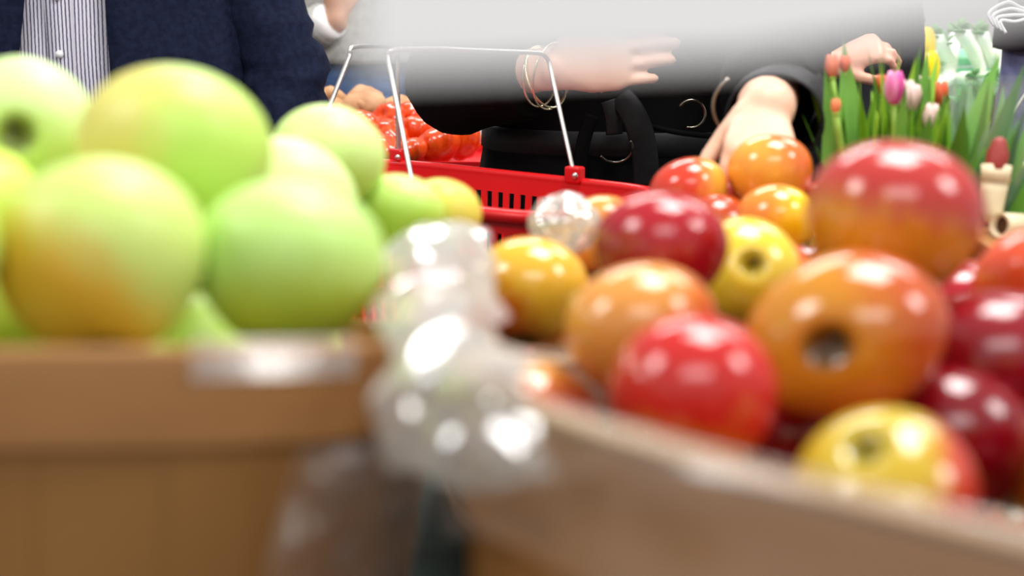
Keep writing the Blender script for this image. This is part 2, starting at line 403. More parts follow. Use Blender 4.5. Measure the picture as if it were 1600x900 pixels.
apple(448, 318, 215, .080, (.4, .8, -.3), 'C4E47E', 'D2EC98', (.3, 1, .2), .2, 'green apple half hidden behind the front right green apple', 'green')
apple(158, 408, 332, .083, (-.1, .9, -.35), 'C4DC74', 'DAAE34', (-.5, -.75, .4), .25, 'green apple with golden blush at the front left of the heap', 'green')
apple(452, 416, 298, .079, (.05, .95, -.2), 'B8E07A', 'AEC640', (.2, -1, .2), .35, 'plain green apple at the front right against the basket rim', 'green')
apple(622, 337, 140, .060, (.1, .9, -.3), 'B2DA54', 'C6E67C', (0, 1, 0), .3, 'small green apple above the crumpled plastic', 'green')
apple(690, 338, 122, .056, (.1, .9, -.4), 'B8DC58', 'D4C650', (1, .2, .2), .3, 'small green apple nearest the red shopping basket', 'green')
apple(-40, 330, 215, .074, (-.3, .8, .4), 'C6E060', 'D8B448', (-.2, -.9, .3), .4, 'green apple cut by the left edge of the photo', 'green')
# red basket in front
OR, YE, RE, DR = 'DE8A2C', 'E4B428', 'C2201C', '8E0C18'
apple(1322, 524, 312, .090, (-.46, -.10, 1), 'C8841E', 'BC5222', (.9, .4, 0), .22, 'large orange apple with a dark stem hollow facing forward', 'red', cav='3A2C0C', tall=.84, roll=0)
apple(1083, 622, 266, .068, (.1, .8, -.4), RE, 'CC9020', (-.25, -1, .2), .55, 'bright red apple at the front above the basket rim', 'red', soft=.25)
apple(1003, 520, 240, .072, (-.2, .8, -.2), 'D69040', 'BC4A1E', (.9, -.4, .2), .45, 'light orange apple directly behind the bright red one', 'red')
apple(1032, 392, 208, .070, (.1, .9, -.3), 'A81220', '8C0C1A', (-.4, -.6, 0), .2, 'dark red glossy apple in the middle of the heap', 'red')
apple(1396, 345, 270, .085, (.2, .9, -.2), 'CC861E', 'B83430', (.25, 1, .1), .08, 'largest apple at the back right with red top and orange underside', 'red', soft=.3)
apple(1556, 575, 262, .080, (.1, .9, -.3), '8A0A1C', '70081A', (0, -1, 0), .2, 'deep crimson apple at the right beside the large orange apple', 'red')
apple(1384, 782, 290, .068, (-.35, .66, .5), 'C2A82C', 'BE3C2C', (1, -.1, .1), .40, 'yellow and red apple lowest at the front rim', 'red', cav='9C8C1C', soft=.2)
apple(1622, 452, 196, .068, (.1, .9, -.3), 'D8502A', 'A81C1C', (.8, -.4, .2), .3, 'orange red apple at the right edge below the curled wood strip', 'red')
apple(1690, 730, 225, .066, (.1, .9, -.3), 'D88A2C', 'C86020', (1, 0, 0), .3, 'orange apple cut by the right edge above the rim', 'red')
apple(826, 668, 222, .068, (.1, .9, -.3), 'DE9434', 'D4604A', (.3, -.3, .5), .35, 'orange apple low at the left rim beside the crumpled plastic', 'red')
apple(1222, 690, 225, .072, (.1, .9, -.3), '8E1018', '700A14', (0, -1, 0), .2, 'dark red apple deep in the gap under the large orange apple', 'red')
apple(1490, 690, 250, .074, (.1, .9, -.3), '7E0A18', '5E0612', (0, -1, 0), .2, 'dark crimson apple deep below the deep crimson one', 'red')
# basket behind
apple(828, 456, 178, .075, (.1, .9, -.3), 'E2AC30', 'CC6018', (-.8, -.6, .2), .45, 'yellow orange apple at the left behind the crumpled plastic', 'red')
apple(1160, 425, 170, .068, (.05, .15, 1), 'E6C838', 'E0B82E', (0, -1, .2), .3, 'yellow apple with a stem hollow behind the large orange apple', 'red', cav='A8921C')
apple(945, 372, 138, .070, (.1, .9, -.3), 'E8A840', 'DE8A3A', (.3, .5, 0), .3, 'small orange apple peeping out beside the plastic knot', 'red')
apple(1076, 303, 126, .070, (-.2, .8, -.2), 'E0A23C', 'CE3A22', (-.8, .1, .3), .05, 'red and yellow apple left of the reaching hand', 'red', soft=.4)
apple(1202, 270, 132, .073, (.1, .8, -.3), 'EBA03A', 'DE6A2E', (.7, .6, .1), .4, 'orange apple in front of the reaching hand', 'red')
apple(1212, 345, 122, .062, (.1, .8, -.3), 'F2C414', 'E88A2E', (-.7, .5, .2), .35, 'bright yellow apple under the orange apple by the hand', 'red')
apple(1120, 360, 118, .064, (.1, .8, -.3), 'D88A2C', 'B04018', (.2, .5, 0), .2, 'orange apple deep between the yellow ones', 'red')

# the rest of each heap: apples buried under the visible ones, filling the baskets
def pix(p):
    q = p-CAM; d = q.dot(FWD); return 800+F*q.dot(RT)/d, 450-F*q.dot(UP)/d, d
SHOWN = [(pix(p), r) for p, r in VIS]; PILE = [(p, r) for p, r in VIS]
def fill(loc, pt, K, n, ztop, depth, up, mats, label, group, seed, rr, need=.93):
    rnd = random.Random(seed); rim = []
    for k in range(0, K, 2):
        x, y, d = pix(pt(k, ztop)); rim.append((x, y, d))
    md = sum(q[2] for q in rim)/len(rim); rim = sorted(q for q in rim if q[2] < md+.02)
    cand = []
    for k in range(5200):
        u, v = rnd.uniform(-1, 1), rnd.uniform(-1, 1)
        if abs(u)**n+abs(v)**n < 1: cand.append((ztop-depth+rnd.random()**1.0*(depth+up), u, v, rnd.uniform(*rr)))
    cand.sort(key=lambda q: -q[0])
    for z, u, v, r in cand:
        p = loc(u, v, min(z, ztop-.004), r)+V((0, 0, max(0, z-ztop+.004)))
        if any((p-o).length < .94*(r+ro) for o, ro in PILE): continue
        x, y, d = pix(p); R_ = F*r/d; hid = 0; tot = 0
        for a in range(17):
            sx, sy = (x, y) if a == 16 else (x+.96*R_*math.cos(a*math.pi/8), y+.96*R_*math.sin(a*math.pi/8))
            tot += 1
            if sx < -10 or sx > 1610 or sy > 905: hid += 1; continue
            if any(d > od and (sx-ox)**2+(sy-oy)**2 < (F*ro/od*.93)**2 for (ox, oy, od), ro in SHOWN): hid += 1; continue
            ry = min((abs(q[0]-sx), q[1], q[2]) for q in rim)
            if ry[0] < 25 and sy > ry[1]+4 and d > ry[2]: hid += 1
        if hid/tot < need: continue
        PILE.append((p, r)); cw, me_ = rnd.choice(mats); o = bpy.data.objects.new('apple', me_); COL.objects.link(o)
        o.location = p; o.scale = (2*r, 2*r, 2*r); o.rotation_euler = (rnd.uniform(-1, 1), rnd.uniform(-1, 1), rnd.uniform(0, 6))
        tag(o, cw+' '+label, 'apple', group)
        sg_ = bpy.data.objects.new('stem', sm); COL.objects.link(sg_); sg_.parent = o
def fillmeshes(cols, green):
    out = []
    for k, (cw, c1, c2) in enumerate(cols):
        me = AM[k % 3].copy(); me.materials.append(apple_mat('apple_skin', c1, c2, (.6, .3, .7), .2, .35, .5, .42 if green else .16, '7A6A20', .45 if green else .8)); out.append((cw, me))
    return out
GM = fillmeshes((('plain green', 'C0DF62', 'D2E670'), ('yellow blushed green', 'CBDD62', 'DCC048'), ('bright green', 'B8D850', 'C6E060')), True)
RM = fillmeshes((('red topped orange', 'CC861E', 'B83430'), ('dark red', 'A81220', '8C0C1A'), ('light orange', 'D69040', 'BC4A1E'), ('bright red', 'B81C1C', 'C8521E')), False)
fill(locL, ptL, KL, 5, ZL, .10, .08, GM, 'apple buried under the heap in the left basket', 'buried green apples', 1, (.035, .039), .99)
fill(locR, ptR, KR, 2, ZR, .10, .03, RM, 'apple buried under the heap in the round front basket', 'buried apples of the front basket', 2, (.033, .037))
fill(locB, ptB, KB, 2.2, 1.035, .08, .06, RM, 'apple buried under the heap in the basket behind', 'buried apples of the basket behind', 3, (.032, .036))

# ------------------------------------------------------------------ crumpled clear plastic between the baskets
def sheet(name, ctrl, nu, nv, amp, seed, m, label, freq=38):
    R_, C_ = len(ctrl), len(ctrl[0]); rows = []
    for i in range(nv+1):
        a = i/nv*(R_-1); i0 = min(int(a), R_-2); ta = a-i0; ta = ta*ta*(3-2*ta)
        row = []
        for j in range(nu+1):
            b_ = j/nu*(C_-1); j0 = min(int(b_), C_-2); tb_ = b_-j0; tb_ = tb_*tb_*(3-2*tb_)
            p = ctrl[i0][j0].lerp(ctrl[i0][j0+1], tb_).lerp(ctrl[i0+1][j0].lerp(ctrl[i0+1][j0+1], tb_), ta)
            q = p*freq+V((seed, 0, seed))
            h = 1-2*abs(noise.noise(q))+.6*(1-2*abs(noise.noise(q*1.9)))
            g = V((noise.noise(q+V((9, 0, 0))), h*1.0, noise.noise(q+V((0, 9, 4)))))
            row.append(p+g*amp)
        rows.append(row)
    o = MB().rings(rows, cap=False, closed=False).build(name, m, org=ctrl[-1][0])
    return tag(o, label, 'plastic bag', 'clear plastic bags')
c = [[P(600, 385, .70), P(650, 352, .74), P(720, 345, .76), P(765, 372, .76)],
     [P(592, 470, .58), P(655, 440, .56), P(715, 440, .58), P(775, 470, .64)],
     [P(598, 560, .49), P(650, 545, .47), P(735, 520, .47), P(782, 560, .52)],
     [P(578, 640, .455), P(655, 625, .432), P(760, 590, .42), P(850, 640, .408)],
     [P(584, 700, .455), P(668, 735, .430), P(760, 735, .412), P(872, 735, .396)],
     [P(612, 735, .47), P(690, 775, .45), P(770, 790, .43), P(880, 775, .41)]]
sheet('plastic_bag', c, 90, 130, .0085, 2.3, M_bag, 'crumpled clear plastic bag bunched between the two front baskets', 30)
c = [[P(470, 700, .458), P(600, 690, .463), P(640, 730, .47), P(672, 765, .475)],
     [P(440, 790, .453), P(572, 780, .466), P(610, 800, .475), P(652, 810, .48)],
     [P(420, 880, .448), P(560, 880, .470), P(600, 890, .48), P(640, 880, .485)],
     [P(410, 960, .444), P(552, 960, .474), P(590, 965, .485), P(625, 960, .49)]]
sheet('plastic_bag', c, 60, 60, .0035, 5.1, M_film, 'clear plastic tail hanging down beside the green apple basket')
# knot of plastic standing on the apples behind
k0 = thing('plastic_knot', P(880, 378, 1.0), 'round knotted clear plastic bag end among the apples', 'plastic bag', 'clear plastic bags')
m = MB(); m.ball(P(882, 350, 1.0), (.023, .022, .019), 40, 28); o = m.build('puffed_end', M_bag, k0); wrinkle(o, .0035, 55, 3, ridged=True)
m = MB(); m.tube([P(882, 366, 1.0), P(884, 377, 1.0), P(890, 384, 1.0), P(900, 390, 1.0)], [.012, .007, .009, .014], 16); o = m.build('twisted_neck', M_bag, k0); wrinkle(o, .0015, 90, 4, ridged=True)

# ------------------------------------------------------------------ hanging white sign, very near
sg = thing('hanging_sign', P(1150, -300, .215), 'blank white plastic price sign hanging close by at the top', 'sign')
so_ = [P(x, y, .215) for x, y in ((568, 117), (1150, 93), (1790, -6), (1790, -360), (568, -360))]; nn = FWD*.0012
MB().rings([[p-nn for p in so_], [p+nn for p in so_]]).build('sign_board', M_white, sg, False)
for x in (700, 1650):
    t0 = P(x, -345, .215); MB().tube([t0+V((0, 0, -.002)), t0+V((0, 0, .9))], .0008, 6).build('hanging_cord', M_white, sg)
    MB().tube([t0-FWD*.002, t0+FWD*.002], .003, 12).build('eyelet', M_wire, sg)

# ------------------------------------------------------------------ red shopping basket
U = V((-.795, .606, 0)).normalized(); W = V((-.606, -.795, 0)).normalized(); RC = V((.188, 1.752, 1.033))
LB, WB, HB = .47, .25, .20
cen = RC+U*(LB/2)+W*(WB/2)
rb = thing('shopping_basket', cen-V((0, 0, HB)), 'red plastic shopping basket with slotted sides and wire handles', 'shopping basket')
K = 280; O = outline(LB/2, WB/2, 7, K)
def rp(i, dz, off=0):
    f = 1+dz*.55; p = O[i % K]; q = O[(i+1) % K]-O[(i-1) % K]; n_ = V((q.y, -q.x)).normalized()
    p = p*f+n_*off
    return cen+U*p.x+W*p.y+V((0, 0, dz))
m = MB()
zs = [0, -.026, -.055, -.072, -.115, -.13, -.175, -HB]
vi = {}
for r_, z in enumerate(zs):
    for i in range(K): vi[r_, i] = len(m.v); m.v.append(rp(i, z))
for r_ in range(len(zs)-1):
    for i in range(K):
        if r_ in (1, 3, 5) and (i % 4) in (1, 2): continue
        m.f.append((vi[r_, i], vi[r_, (i+1) % K], vi[r_+1, (i+1) % K], vi[r_+1, i]))
m.f.append(tuple(vi[len(zs)-1, i] for i in range(K)))
o = m.build('basket_body', M_red, rb, False); mod(o, 'SOLIDIFY', thickness=.003, offset=0)
m = MB(); rs = [[rp(i, dz, off) for i in range(0, K, 2)] for dz, off in ((-.010, .001), (-.012, .010), (-.004, .0135), (.003, .011), (.004, .0), (-.001, -.003), (-.010, .001))]
m.rings(rs, cap=False).build('rim', M_red, rb)
m = MB()
def bail(pts, name='wire_handle'):
    s = smoothpath(pts, 8)
    return MB().tube(s, .0033, 8).build(name, M_wire, rb)
FC = RC+W*WB
pA1 = RC+U*.134+V((0, 0, .004)); pA2 = FC+U*.19+V((0, 0, .004))
pB1 = FC+U*.385+V((0, 0, .004)); pB2 = RC+U*.44+V((0, 0, .004))
def seg(a, b, n=6): return [a.lerp(b, i/n) for i in range(n)]
tA1, tA2 = P(858, 98, 1.88), P(606, 90, 1.74)
bail(seg(pA1, tA1)+[tA1]+[tA1.lerp(tA2, .04)+V((0, 0, .01))]+seg(tA1.lerp(tA2, .1)+V((0, 0, .012)), tA2.lerp(tA1, .1)+V((0, 0, .012)), 5)+[tA2.lerp(tA1, .03)+V((0, 0, .008)), tA2]+list(reversed(seg(pA2, tA2))))
tB1, tB2 = P(546, 88, 1.86), P(621, 88, 1.99)
bail(seg(pB1, tB1)+[tB1, tB1.lerp(tB2, .1)+V((0, 0, .012)), tB2.lerp(tB1, .1)+V((0, 0, .012)), tB2]+list(reversed(seg(pB2, tB2))))
RZ = Matrix.Rotation(math.atan2(U.y, U.x), 3, 'Z')
for p in (pA1, pA2, pB1, pB2):
    nb = MB().box(p+V((0, 0, .004)), (.024, .016, .022), RZ).build('handle_socket', M_red, rb, False); mod(nb, 'BEVEL', width=.003, segments=2)
    f = p+V((0, 0, .004))-V((0, .0115, 0)); MB().ball(f, (.0045, .003, .0045), 10, 6).build('rivet', M_wire, nb)

# ------------------------------------------------------------------ people
def hand_parts(m, wr, dr, nr, thumb, curl=(.35, .45, .35), s=1.0, spread=.12, tdir=None):
    """wr wrist, dr towards the knuckles, nr out of the back of the hand, thumb = +1/-1 side"""
    dr = V(dr).normalized(); nr = V(nr); nr = (nr-dr*nr.dot(dr)).normalized(); la = dr.cross(nr)*thumb
    m.tube([wr-dr*.02*s, wr+dr*.02*s, wr+dr*.05*s, wr+dr*.082*s, wr+dr*.095*s], [(.027*s, .02*s), (.031*s, .019*s), (.040*s, .017*s), (.043*s, .0145*s), (.040*s, .011*s)], 16, nr, True)
    for k, (of, ln, rd) in enumerate(((.031, .070, .0088), (.0105, .079, .0090), (-.0105, .074, .0086), (-.031, .056, .0076))):
        p = wr+dr*(.088-.006*abs(k-1.2))*s+la*of*s; d = (dr+la*of*spread*12).normalized(); pts = [p-d*.02*s, p]; r = [rd*s*1.05, rd*s*1.05]
        for f, cu in zip((.45, .31, .24), curl):
            ax = d.cross(nr).normalized(); d = Matrix.Rotation(-cu, 3, ax) @ d; nr2 = nr
            p = p+d*ln*f*s; pts.append(p); r.append(rd*s*(1-.12*len(r)/5))
        m.tube(pts, r, 10, None, True)
    t0 = wr+dr*.022*s+la*.024*s; td = V(tdir).normalized() if tdir else (dr*.75+la*.75-nr*.35).normalized()
    t1 = t0+td*.038*s; t2 = t1+(td*.85+dr*.35-nr*.1).normalized()*.032*s; t3 = t2+(td*.6+dr*.5-nr*.2).normalized()*.024*s
    m.tube([t0-td*.012*s, t0, t1, t2, t3], [.015*s, .0155*s, .0115*s, .0102*s, .0082*s], 12, None, True)
def person(label, loc, H, arms, skin, voxel=.008, female=False):
    s = H/1.75; X, Y = loc
    def L(x, y, z): return V((X+x*s, Y+y*s, z*s))
    m = MB()
    sh = .17 if female else .195
    def ell(z, a, b, y=0, n=20): return [L(a*math.cos(q*2*math.pi/n), y+b*math.sin(q*2*math.pi/n), z) for q in range(n)]
    m.rings([ell(.84, .12, .09), ell(.90, .165, .11), ell(.98, .165, .11), ell(1.10, .135 if female else .15, .095), ell(1.25, .15, .11), ell(1.36, .175, .105), ell(1.44, .13, .075), ell(1.48, .07, .055), ell(1.57, .054, .055, -.005)])
    # head with brow, nose, chin, ears
    m.rings([ell(1.505, .030, .030, -.045), ell(1.525, .048, .062, -.03), ell(1.56, .062, .082, -.02), ell(1.60, .070, .092, -.012), ell(1.64, .075, .098, -.005), ell(1.68, .076, .098, 0), ell(1.715, .064, .082, .003), ell(1.738, .040, .05, .005), ell(1.748, .014, .02, .005)])
    m.tube([L(0, -.098, 1.645), L(0, -.110, 1.615), L(0, -.122, 1.597), L(0, -.10, 1.588)], [.008*s, .011*s, .015*s, .010*s], 8, None, True)
    for q in (-1, 1):
        m.tube([L(q*.077, .0, 1.655), L(q*.083, .006, 1.63), L(q*.077, .0, 1.60)], [.012*s, .014*s, .009*s], 8, None, True)
        m.tube([L(q*.09, 0, .93), L(q*.10, -.01, .70), L(q*.10, 0, .50), L(q*.10, .01, .30), L(q*.10, .02, .09)], [.085*s, .075*s, .055*s, .055*s, .038*s], 14, (0, 1, 0), True)
        m.tube([L(q*.10, .05, .04), L(q*.105, -.05, .04), L(q*.115, -.17, .03)], [(.032*s, .035*s), (.04*s, .035*s), (.035*s, .02*s)], 12, (0, 0, 1), True)
    J = {}
    for q, A in zip((-1, 1), arms):
        A = dict(A); S0 = L(q*sh, 0, 1.40)
        el, wr = V(A['el']), V(A['wr'])
        m.tube([S0.lerp(L(0, 0, 1.38), .3), S0, S0.lerp(el, .5), el, el.lerp(wr, .35), wr], [.055*s, .056*s, .046*s, .042*s, .042*s, .029*s], 14, None, True)
        hd = V(A.get('hd', wr-el)); hn = V(A.get('hn', (q, 0, 0)))
        hand_parts(m, wr, hd, hn, A.get('th', 1), A.get('curl', (.3, .4, .3)), s*A.get('hs', 1), A.get('sp', .12), A.get('td'))
        J[q] = (S0, el, wr)
    body = m.build('person', skin, org=L(0, 0, 0))
    mod(body, 'REMESH', mode='VOXEL', voxel_size=voxel); mod(body, 'SMOOTH', factor=.5, iterations=3); bake(body)
    if not body.data.materials: body.data.materials.append(skin)
    tag(body, label, 'person')
    for q in (-1, 1):
        MB().ball(L(q*.031, -.088, 1.645), .0125*s, 12, 8).build('eye', M_eye, body)
    MB().tube([L(-.022, -.088, 1.555), L(0, -.098, 1.553), L(.022, -.088, 1.555)], [(.002*s, .002*s), (.006*s, .005*s), (.002*s, .002*s)], 8, (0, 0, 1), True).build('mouth', M_lip, body)
    hr = MB(); rings = []
    for z, a, b2, y in ((1.55 if female else 1.60, .082, .07, .045), (1.63, .086, .088, .028), (1.69, .086, .104, .008), (1.73, .07, .086, .006), (1.757, .04, .05, .006), (1.763, .01, .01, .006)): rings.append(ell(z, a, b2, y))
    hr.rings(rings).build('hair', M_hair, body)
    return body, L, J, s
def garment(name, body, L, prof, m, gap=0, n=64, amp=.004, freq=14, seed=1, stretch=(1, 1, .4), thick=.004, nz=30):
    """prof: (z, half width, half depth, y) ; gap: half angle left open at the front, or function of z"""
    zs = [p[0] for p in prof]; rows = []
    for i in range(nz+1):
        z = lerp(zs[0], zs[-1], i/nz); a = interp(zs, [p[1] for p in prof], z); b = interp(zs, [p[2] for p in prof], z); y = interp(zs, [p[3] for p in prof], z)
        g0, g1 = gap(z) if callable(gap) else (gap, gap)
        row = []
        for j in range(n+(1 if gap else 0)):
            t = lerp(g1, 2*math.pi-g0, j/n)
            c_, s_ = math.sin(t), -math.cos(t)
            row.append(L(a*math.copysign(abs(c_)**.85, c_), y+b*math.copysign(abs(s_)**.85, s_), z))
        rows.append(row)
    o = MB().rings(rows, cap=not gap, closed=not gap).build(name, m, body)
    wrinkle(o, amp, freq, seed, stretch)
    if gap: mod(o, 'SOLIDIFY', thickness=thick, offset=0)
    return o
def sleeve(body, J, m, r, cut=.96, amp=.006, freq=22, seed=3, name='sleeve', stretch=(1, 1, 1), flare=1.0, k=10):
    S0, el, wr = J; e = el.lerp(wr, cut)
    pts = smoothpath([S0+(S0-el)*.10, S0, S0.lerp(el, .5), el, el.lerp(e, .5), e], k)
    n_ = len(pts); rs = [interp([0, .2, .6, .8, 1], [r*.75, r*1.12, r, r*.92, r*.80*flare], i/(n_-1)) for i in range(n_)]
    o = MB().tube(pts, rs, 28).build(name, m, body); wrinkle(o, amp, freq, seed, stretch); return o
def trousers(body, L, m, r=.095, top=1.05):
    mb = MB(); s = 1
    n = 20
    for q in (-1, 1):
        mb.tube([L(q*.09, 0, .95), L(q*.10, -.005, .72), L(q*.10, 0, .50), L(q*.10, .01, .30), L(q*.10, .02, .07)], [r*1.08, r, r*.82, r*.78, r*.78], 16, (0, 1, 0))
    mb.rings([[L(a*math.cos(t*2*math.pi/n), b*math.sin(t*2*math.pi/n), z) for t in range(n)] for z, a, b in ((.82, .15, .10), (.90, .19, .13), (1.0, .18, .125), (top, .17, .12))])
    o = mb.build('trousers', m, body); mod(o, 'REMESH', mode='VOXEL', voxel_size=.012); mod(o, 'SMOOTH', factor=.5, iterations=4); bake(o)
    if not o.data.materials: o.data.materials.append(m)
    wrinkle(o, .006, 14, 2, (1, 1, 1.6)); return o
def shoes(body, L):
    for q in (-1, 1):
        MB().tube([L(q*.10, .07, .05), L(q*.10, .0, .055), L(q*.11, -.09, .05), L(q*.118, -.20, .035)], [(.036, .048), (.045, .05), (.048, .045), (.036, .028)], 14, (0, 0, 1), True).build('shoe', M_shoe, body)

# man in the navy blazer
mx, my = -.722, 2.47
bd, L, J, s = person('person in a navy blazer over an open striped shirt, standing behind the green apples', (mx, my), 1.82,
    (dict(el=(mx-.34, my+.02, 1.14), wr=(mx-.36, my-.06, .88)), dict(el=(mx+.330, my-.02, 1.14), wr=(mx+.325, my-.10, .90))), M_skin2, .009)
sp = [(.86, .20, .150, 0), (.98, .205, .155, 0), (1.10, .205, .155, -.005), (1.22, .205, .15, 0), (1.36, .20, .125, 0), (1.43, .12, .085, 0), (1.475, .07, .06, 0)]
so = garment('shirt', bd, L, sp, M_shirt, 0, 64, .004, 12, 4, (1, 1, .6))
pl = MB(); rows = []
for i in range(25):
    z = lerp(.88, 1.40, i/24); b2 = interp([p[0] for p in sp], [p[2] for p in sp], z)
    rows.append([L(x, -b2-.006-e, z) for x, e in ((-.021, -.006), (-.020, .003), (0.0, .004), (.020, .003), (.021, -.006))])
pl.rings(rows, cap=False, closed=False); po = pl.build('placket', M_shirt, so); wrinkle(po, .0015, 10, 2)
bz = P(127, 83, 2.3).z
for dz in (-.18, -.09, 0, .09):
    z = (bz+dz)/s; b2 = interp([p[0] for p in sp], [p[2] for p in sp], z)
    MB().tube([L(.0, -b2-.010, z), L(.0, -b2-.0155, z)], .0062, 16).build('button', M_white, so)
jp = [(.78, .275, .185, 0), (.90, .268, .185, 0), (1.02, .268, .182, 0), (1.12, .265, .178, 0), (1.25, .26, .172, 0), (1.36, .245, .15, 0), (1.42, .19, .11, 0), (1.46, .11, .08, 0)]
def gp(z): return (lerp(.24, .13, min(1, max(0, (z-1.0)/.22))), lerp(.245, .235, min(1, max(0, (z-1.0)/.22))))
garment('blazer', bd, L, jp, M_navy, gp, 72, .006, 9, 7, (1, 1, .5), .006, 40)
for q in (-1, 1): sleeve(bd, J[q], M_navy, .074, .97, .013, 17, 3+q, 'blazer_sleeve', (.6, .6, 2.0))
for z in (1.272, 1.255): MB().ball(L(-.118, -.166, z/s*.99), .0035, 8, 6).build('lapel_pin', M_white, bd)
trousers(bd, L, M_dark); shoes(bd, L)

# woman in the black belted coat
wx, wy = .205, 2.19
hw = P(1196, 172, 1.33)
bd, L, J, s = person('person in a black belted coat reaching for an apple, red basket on the arm', (wx, wy), 1.66,
    (dict(el=P(716, 122, 2.06), wr=P(860, 108, 1.93), hd=P(1000, 90, 1.91)-P(860, 112, 1.93), hn=(0, -1, .25), th=-1, curl=(.1, .15, .1), hs=1.1, sp=0),
     dict(el=P(1215, 88, 1.80), wr=hw, hd=P(1180, 275, 1.25)-hw, hn=(.1, -.6, .8), th=1, curl=(.55, .6, .4), hs=.86, td=(-.75, -.35, -.75))), M_skin, .0042, True)
cp = [(.50, .34, .27, 0), (.80, .285, .215, 0), (1.0, .275, .18, 0), (1.09, .262, .155, 0), (1.16, .258, .155, 0), (1.30, .245, .16, 0), (1.38, .205, .135, 0), (1.44, .13, .09, 0), (1.485, .075, .065, 0)]
co = garment('coat', bd, L, cp, M_black, 0, 80, .008, 9, 5, (1.2, 1.2, .35), nz=44)
s1 = sleeve(bd, J[-1], M_black, .078, .80, .006, 18, 5, 'coat_sleeve')
S0, el, wr = J[1]; ce = el.lerp(wr, .80)
pts = smoothpath([S0+(S0-el)*.1, S0, S0.lerp(el, .5), el, el.lerp(ce, .45), ce], 8); n_ = len(pts)
o = MB().tube(pts, [interp([0, .2, .6, .8, 1], [.05, .074, .066, .056, .050], i/(n_-1)) for i in range(n_)], 28).build('coat_sleeve', M_black, bd); wrinkle(o, .005, 20, 8)
# wide turned-back cuff, hollow
ax = (wr-el).normalized(); ra, rb_ = .046, .042
c0, c1 = P(1222, 160, 1.47), P(1209, 188, 1.365); ax = (c1-c0).normalized()
def circ(c, r, n=32): 
    u = V((1, 0, 0)); u = (u-ax*u.dot(ax)).normalized(); v = ax.cross(u)
    return [c+u*(r*math.cos(q*2*math.pi/n))+v*(r*.95*math.sin(q*2*math.pi/n)) for q in range(n)]
rs = [circ(c0, .049), circ(c0.lerp(c1, .5), .049), circ(c1, .048), circ(c1+ax*.002, .046), circ(c1, .044), circ(c0.lerp(c1, .5), .041), circ(c0, .036)]
o = MB().rings(rs, cap=False).build('cuff', M_black2, bd); wrinkle(o, .003, 18, 3)
# belt round the waist
bp = []
for z, e in ((1.092, .0), (1.095, .005), (1.128, .005), (1.131, .0)):
    a = interp([p[0] for p in cp], [p[1] for p in cp], z)+e; b2 = interp([p[0] for p in cp], [p[2] for p in cp], z)+e
    bp.append([L(a*math.copysign(abs(math.cos(t*2*math.pi/64))**.85, math.cos(t*2*math.pi/64)), b2*math.copysign(abs(math.sin(t*2*math.pi/64))**.85, math.sin(t*2*math.pi/64)), z) for t in range(64)])
be = MB().rings(bp, cap=False).build('belt', M_black2, bd)
yf = wy-.175*s
def torus(c, R_, r_, name, m, par, arc=(0, 6.2832), tilt=0, nz=36):
    pts = []
    for i in range(nz+1):
        a_ = lerp(arc[0], arc[1], i/nz); pts.append(V(c)+V((R_*math.cos(a_), -math.sin(tilt)*R_*math.sin(a_), R_*math.sin(a_)*math.cos(tilt))))
    return MB().tube(pts, r_, 8).build(name, m, par)
def onY(px, py, y):     # the point of a plane y = const that shows at a pixel
    r_ = FWD+RT*((px-800)/F)+UP*((450-py)/F); return CAM+r_*(y/r_.y)
torus(onY(1080, 178, yf-.012), .0195, .0022, 'belt_ring', M_pewter, be, (-1.9, 2.6))
torus(onY(962, 232, yf-.030), .024, .0022, 'belt_ring', M_pewter, be, (-2.6, .6), .5)
# belt tail, loop and coat flap
def strap(pts, wd, name, m, par, th=.004):
    pts = smoothpath(pts, 6)
    return MB().tube(pts, [(wd, th)]*len(pts), 10, (0, -1, .05)).build(name, m, par)
strap([onY(968, 152, yf-.012), onY(985, 172, yf-.026), onY(1000, 205, yf-.032), onY(1008, 245, yf-.028), onY(1010, 290, yf-.02)], .0185, 'belt_tail', M_black2, be)
strap([onY(950, 158, yf-.012), onY(957, 180, yf-.018), onY(960, 210, yf-.018)], .012, 'belt_loop', M_black2, be)
strap([onY(925, 180, yf-.010), onY(910, 230, yf-.018), onY(908, 290, yf-.02)], .010, 'coat_flap_edge', M_black, be)
strap([onY(1010, 196, yf-.012), onY(1060, 207, yf-.014), onY(1120, 214, yf-.012)], .004, 'coat_seam', M_black, be)
# bangles on the folded arm, ring on the other wrist
S0, el, wr = J[-1]; dr = (wr-el).normalized()
for k, (off, R_, tl) in enumerate(((-.020, .040, .15), (-.008, .043, -.2), (.004, .046, .30))):
    c = wr+dr*off+V((0, 0, -.010)); u = V((0, 1, 0)); u = (u-dr*u.dot(dr)).normalized(); v = dr.cross(u); v = (v+dr*tl).normalized()
    MB().tube([c+u*(R_*.85*math.cos(t*.17453))+v*(R_*math.sin(t*.17453)) for t in range(37)], .0016, 8).build('bangle', M_gold, bd)
S0, el, wr = J[1]; dr = (wr-el).normalized(); c = wr-dr*.02
u = V((1, 0, 0)); u = (u-dr*u.dot(dr)).normalized(); v = dr.cross(u)
MB().tube([c+u*(.038*math.cos(t*.17453)-.012)+v*(.034*math.sin(t*.17453)) for t in range(13, 24)], .0016, 8).build('bangle', M_pewter, bd)
trousers(bd, L, M_dark, .08); shoes(bd, L)

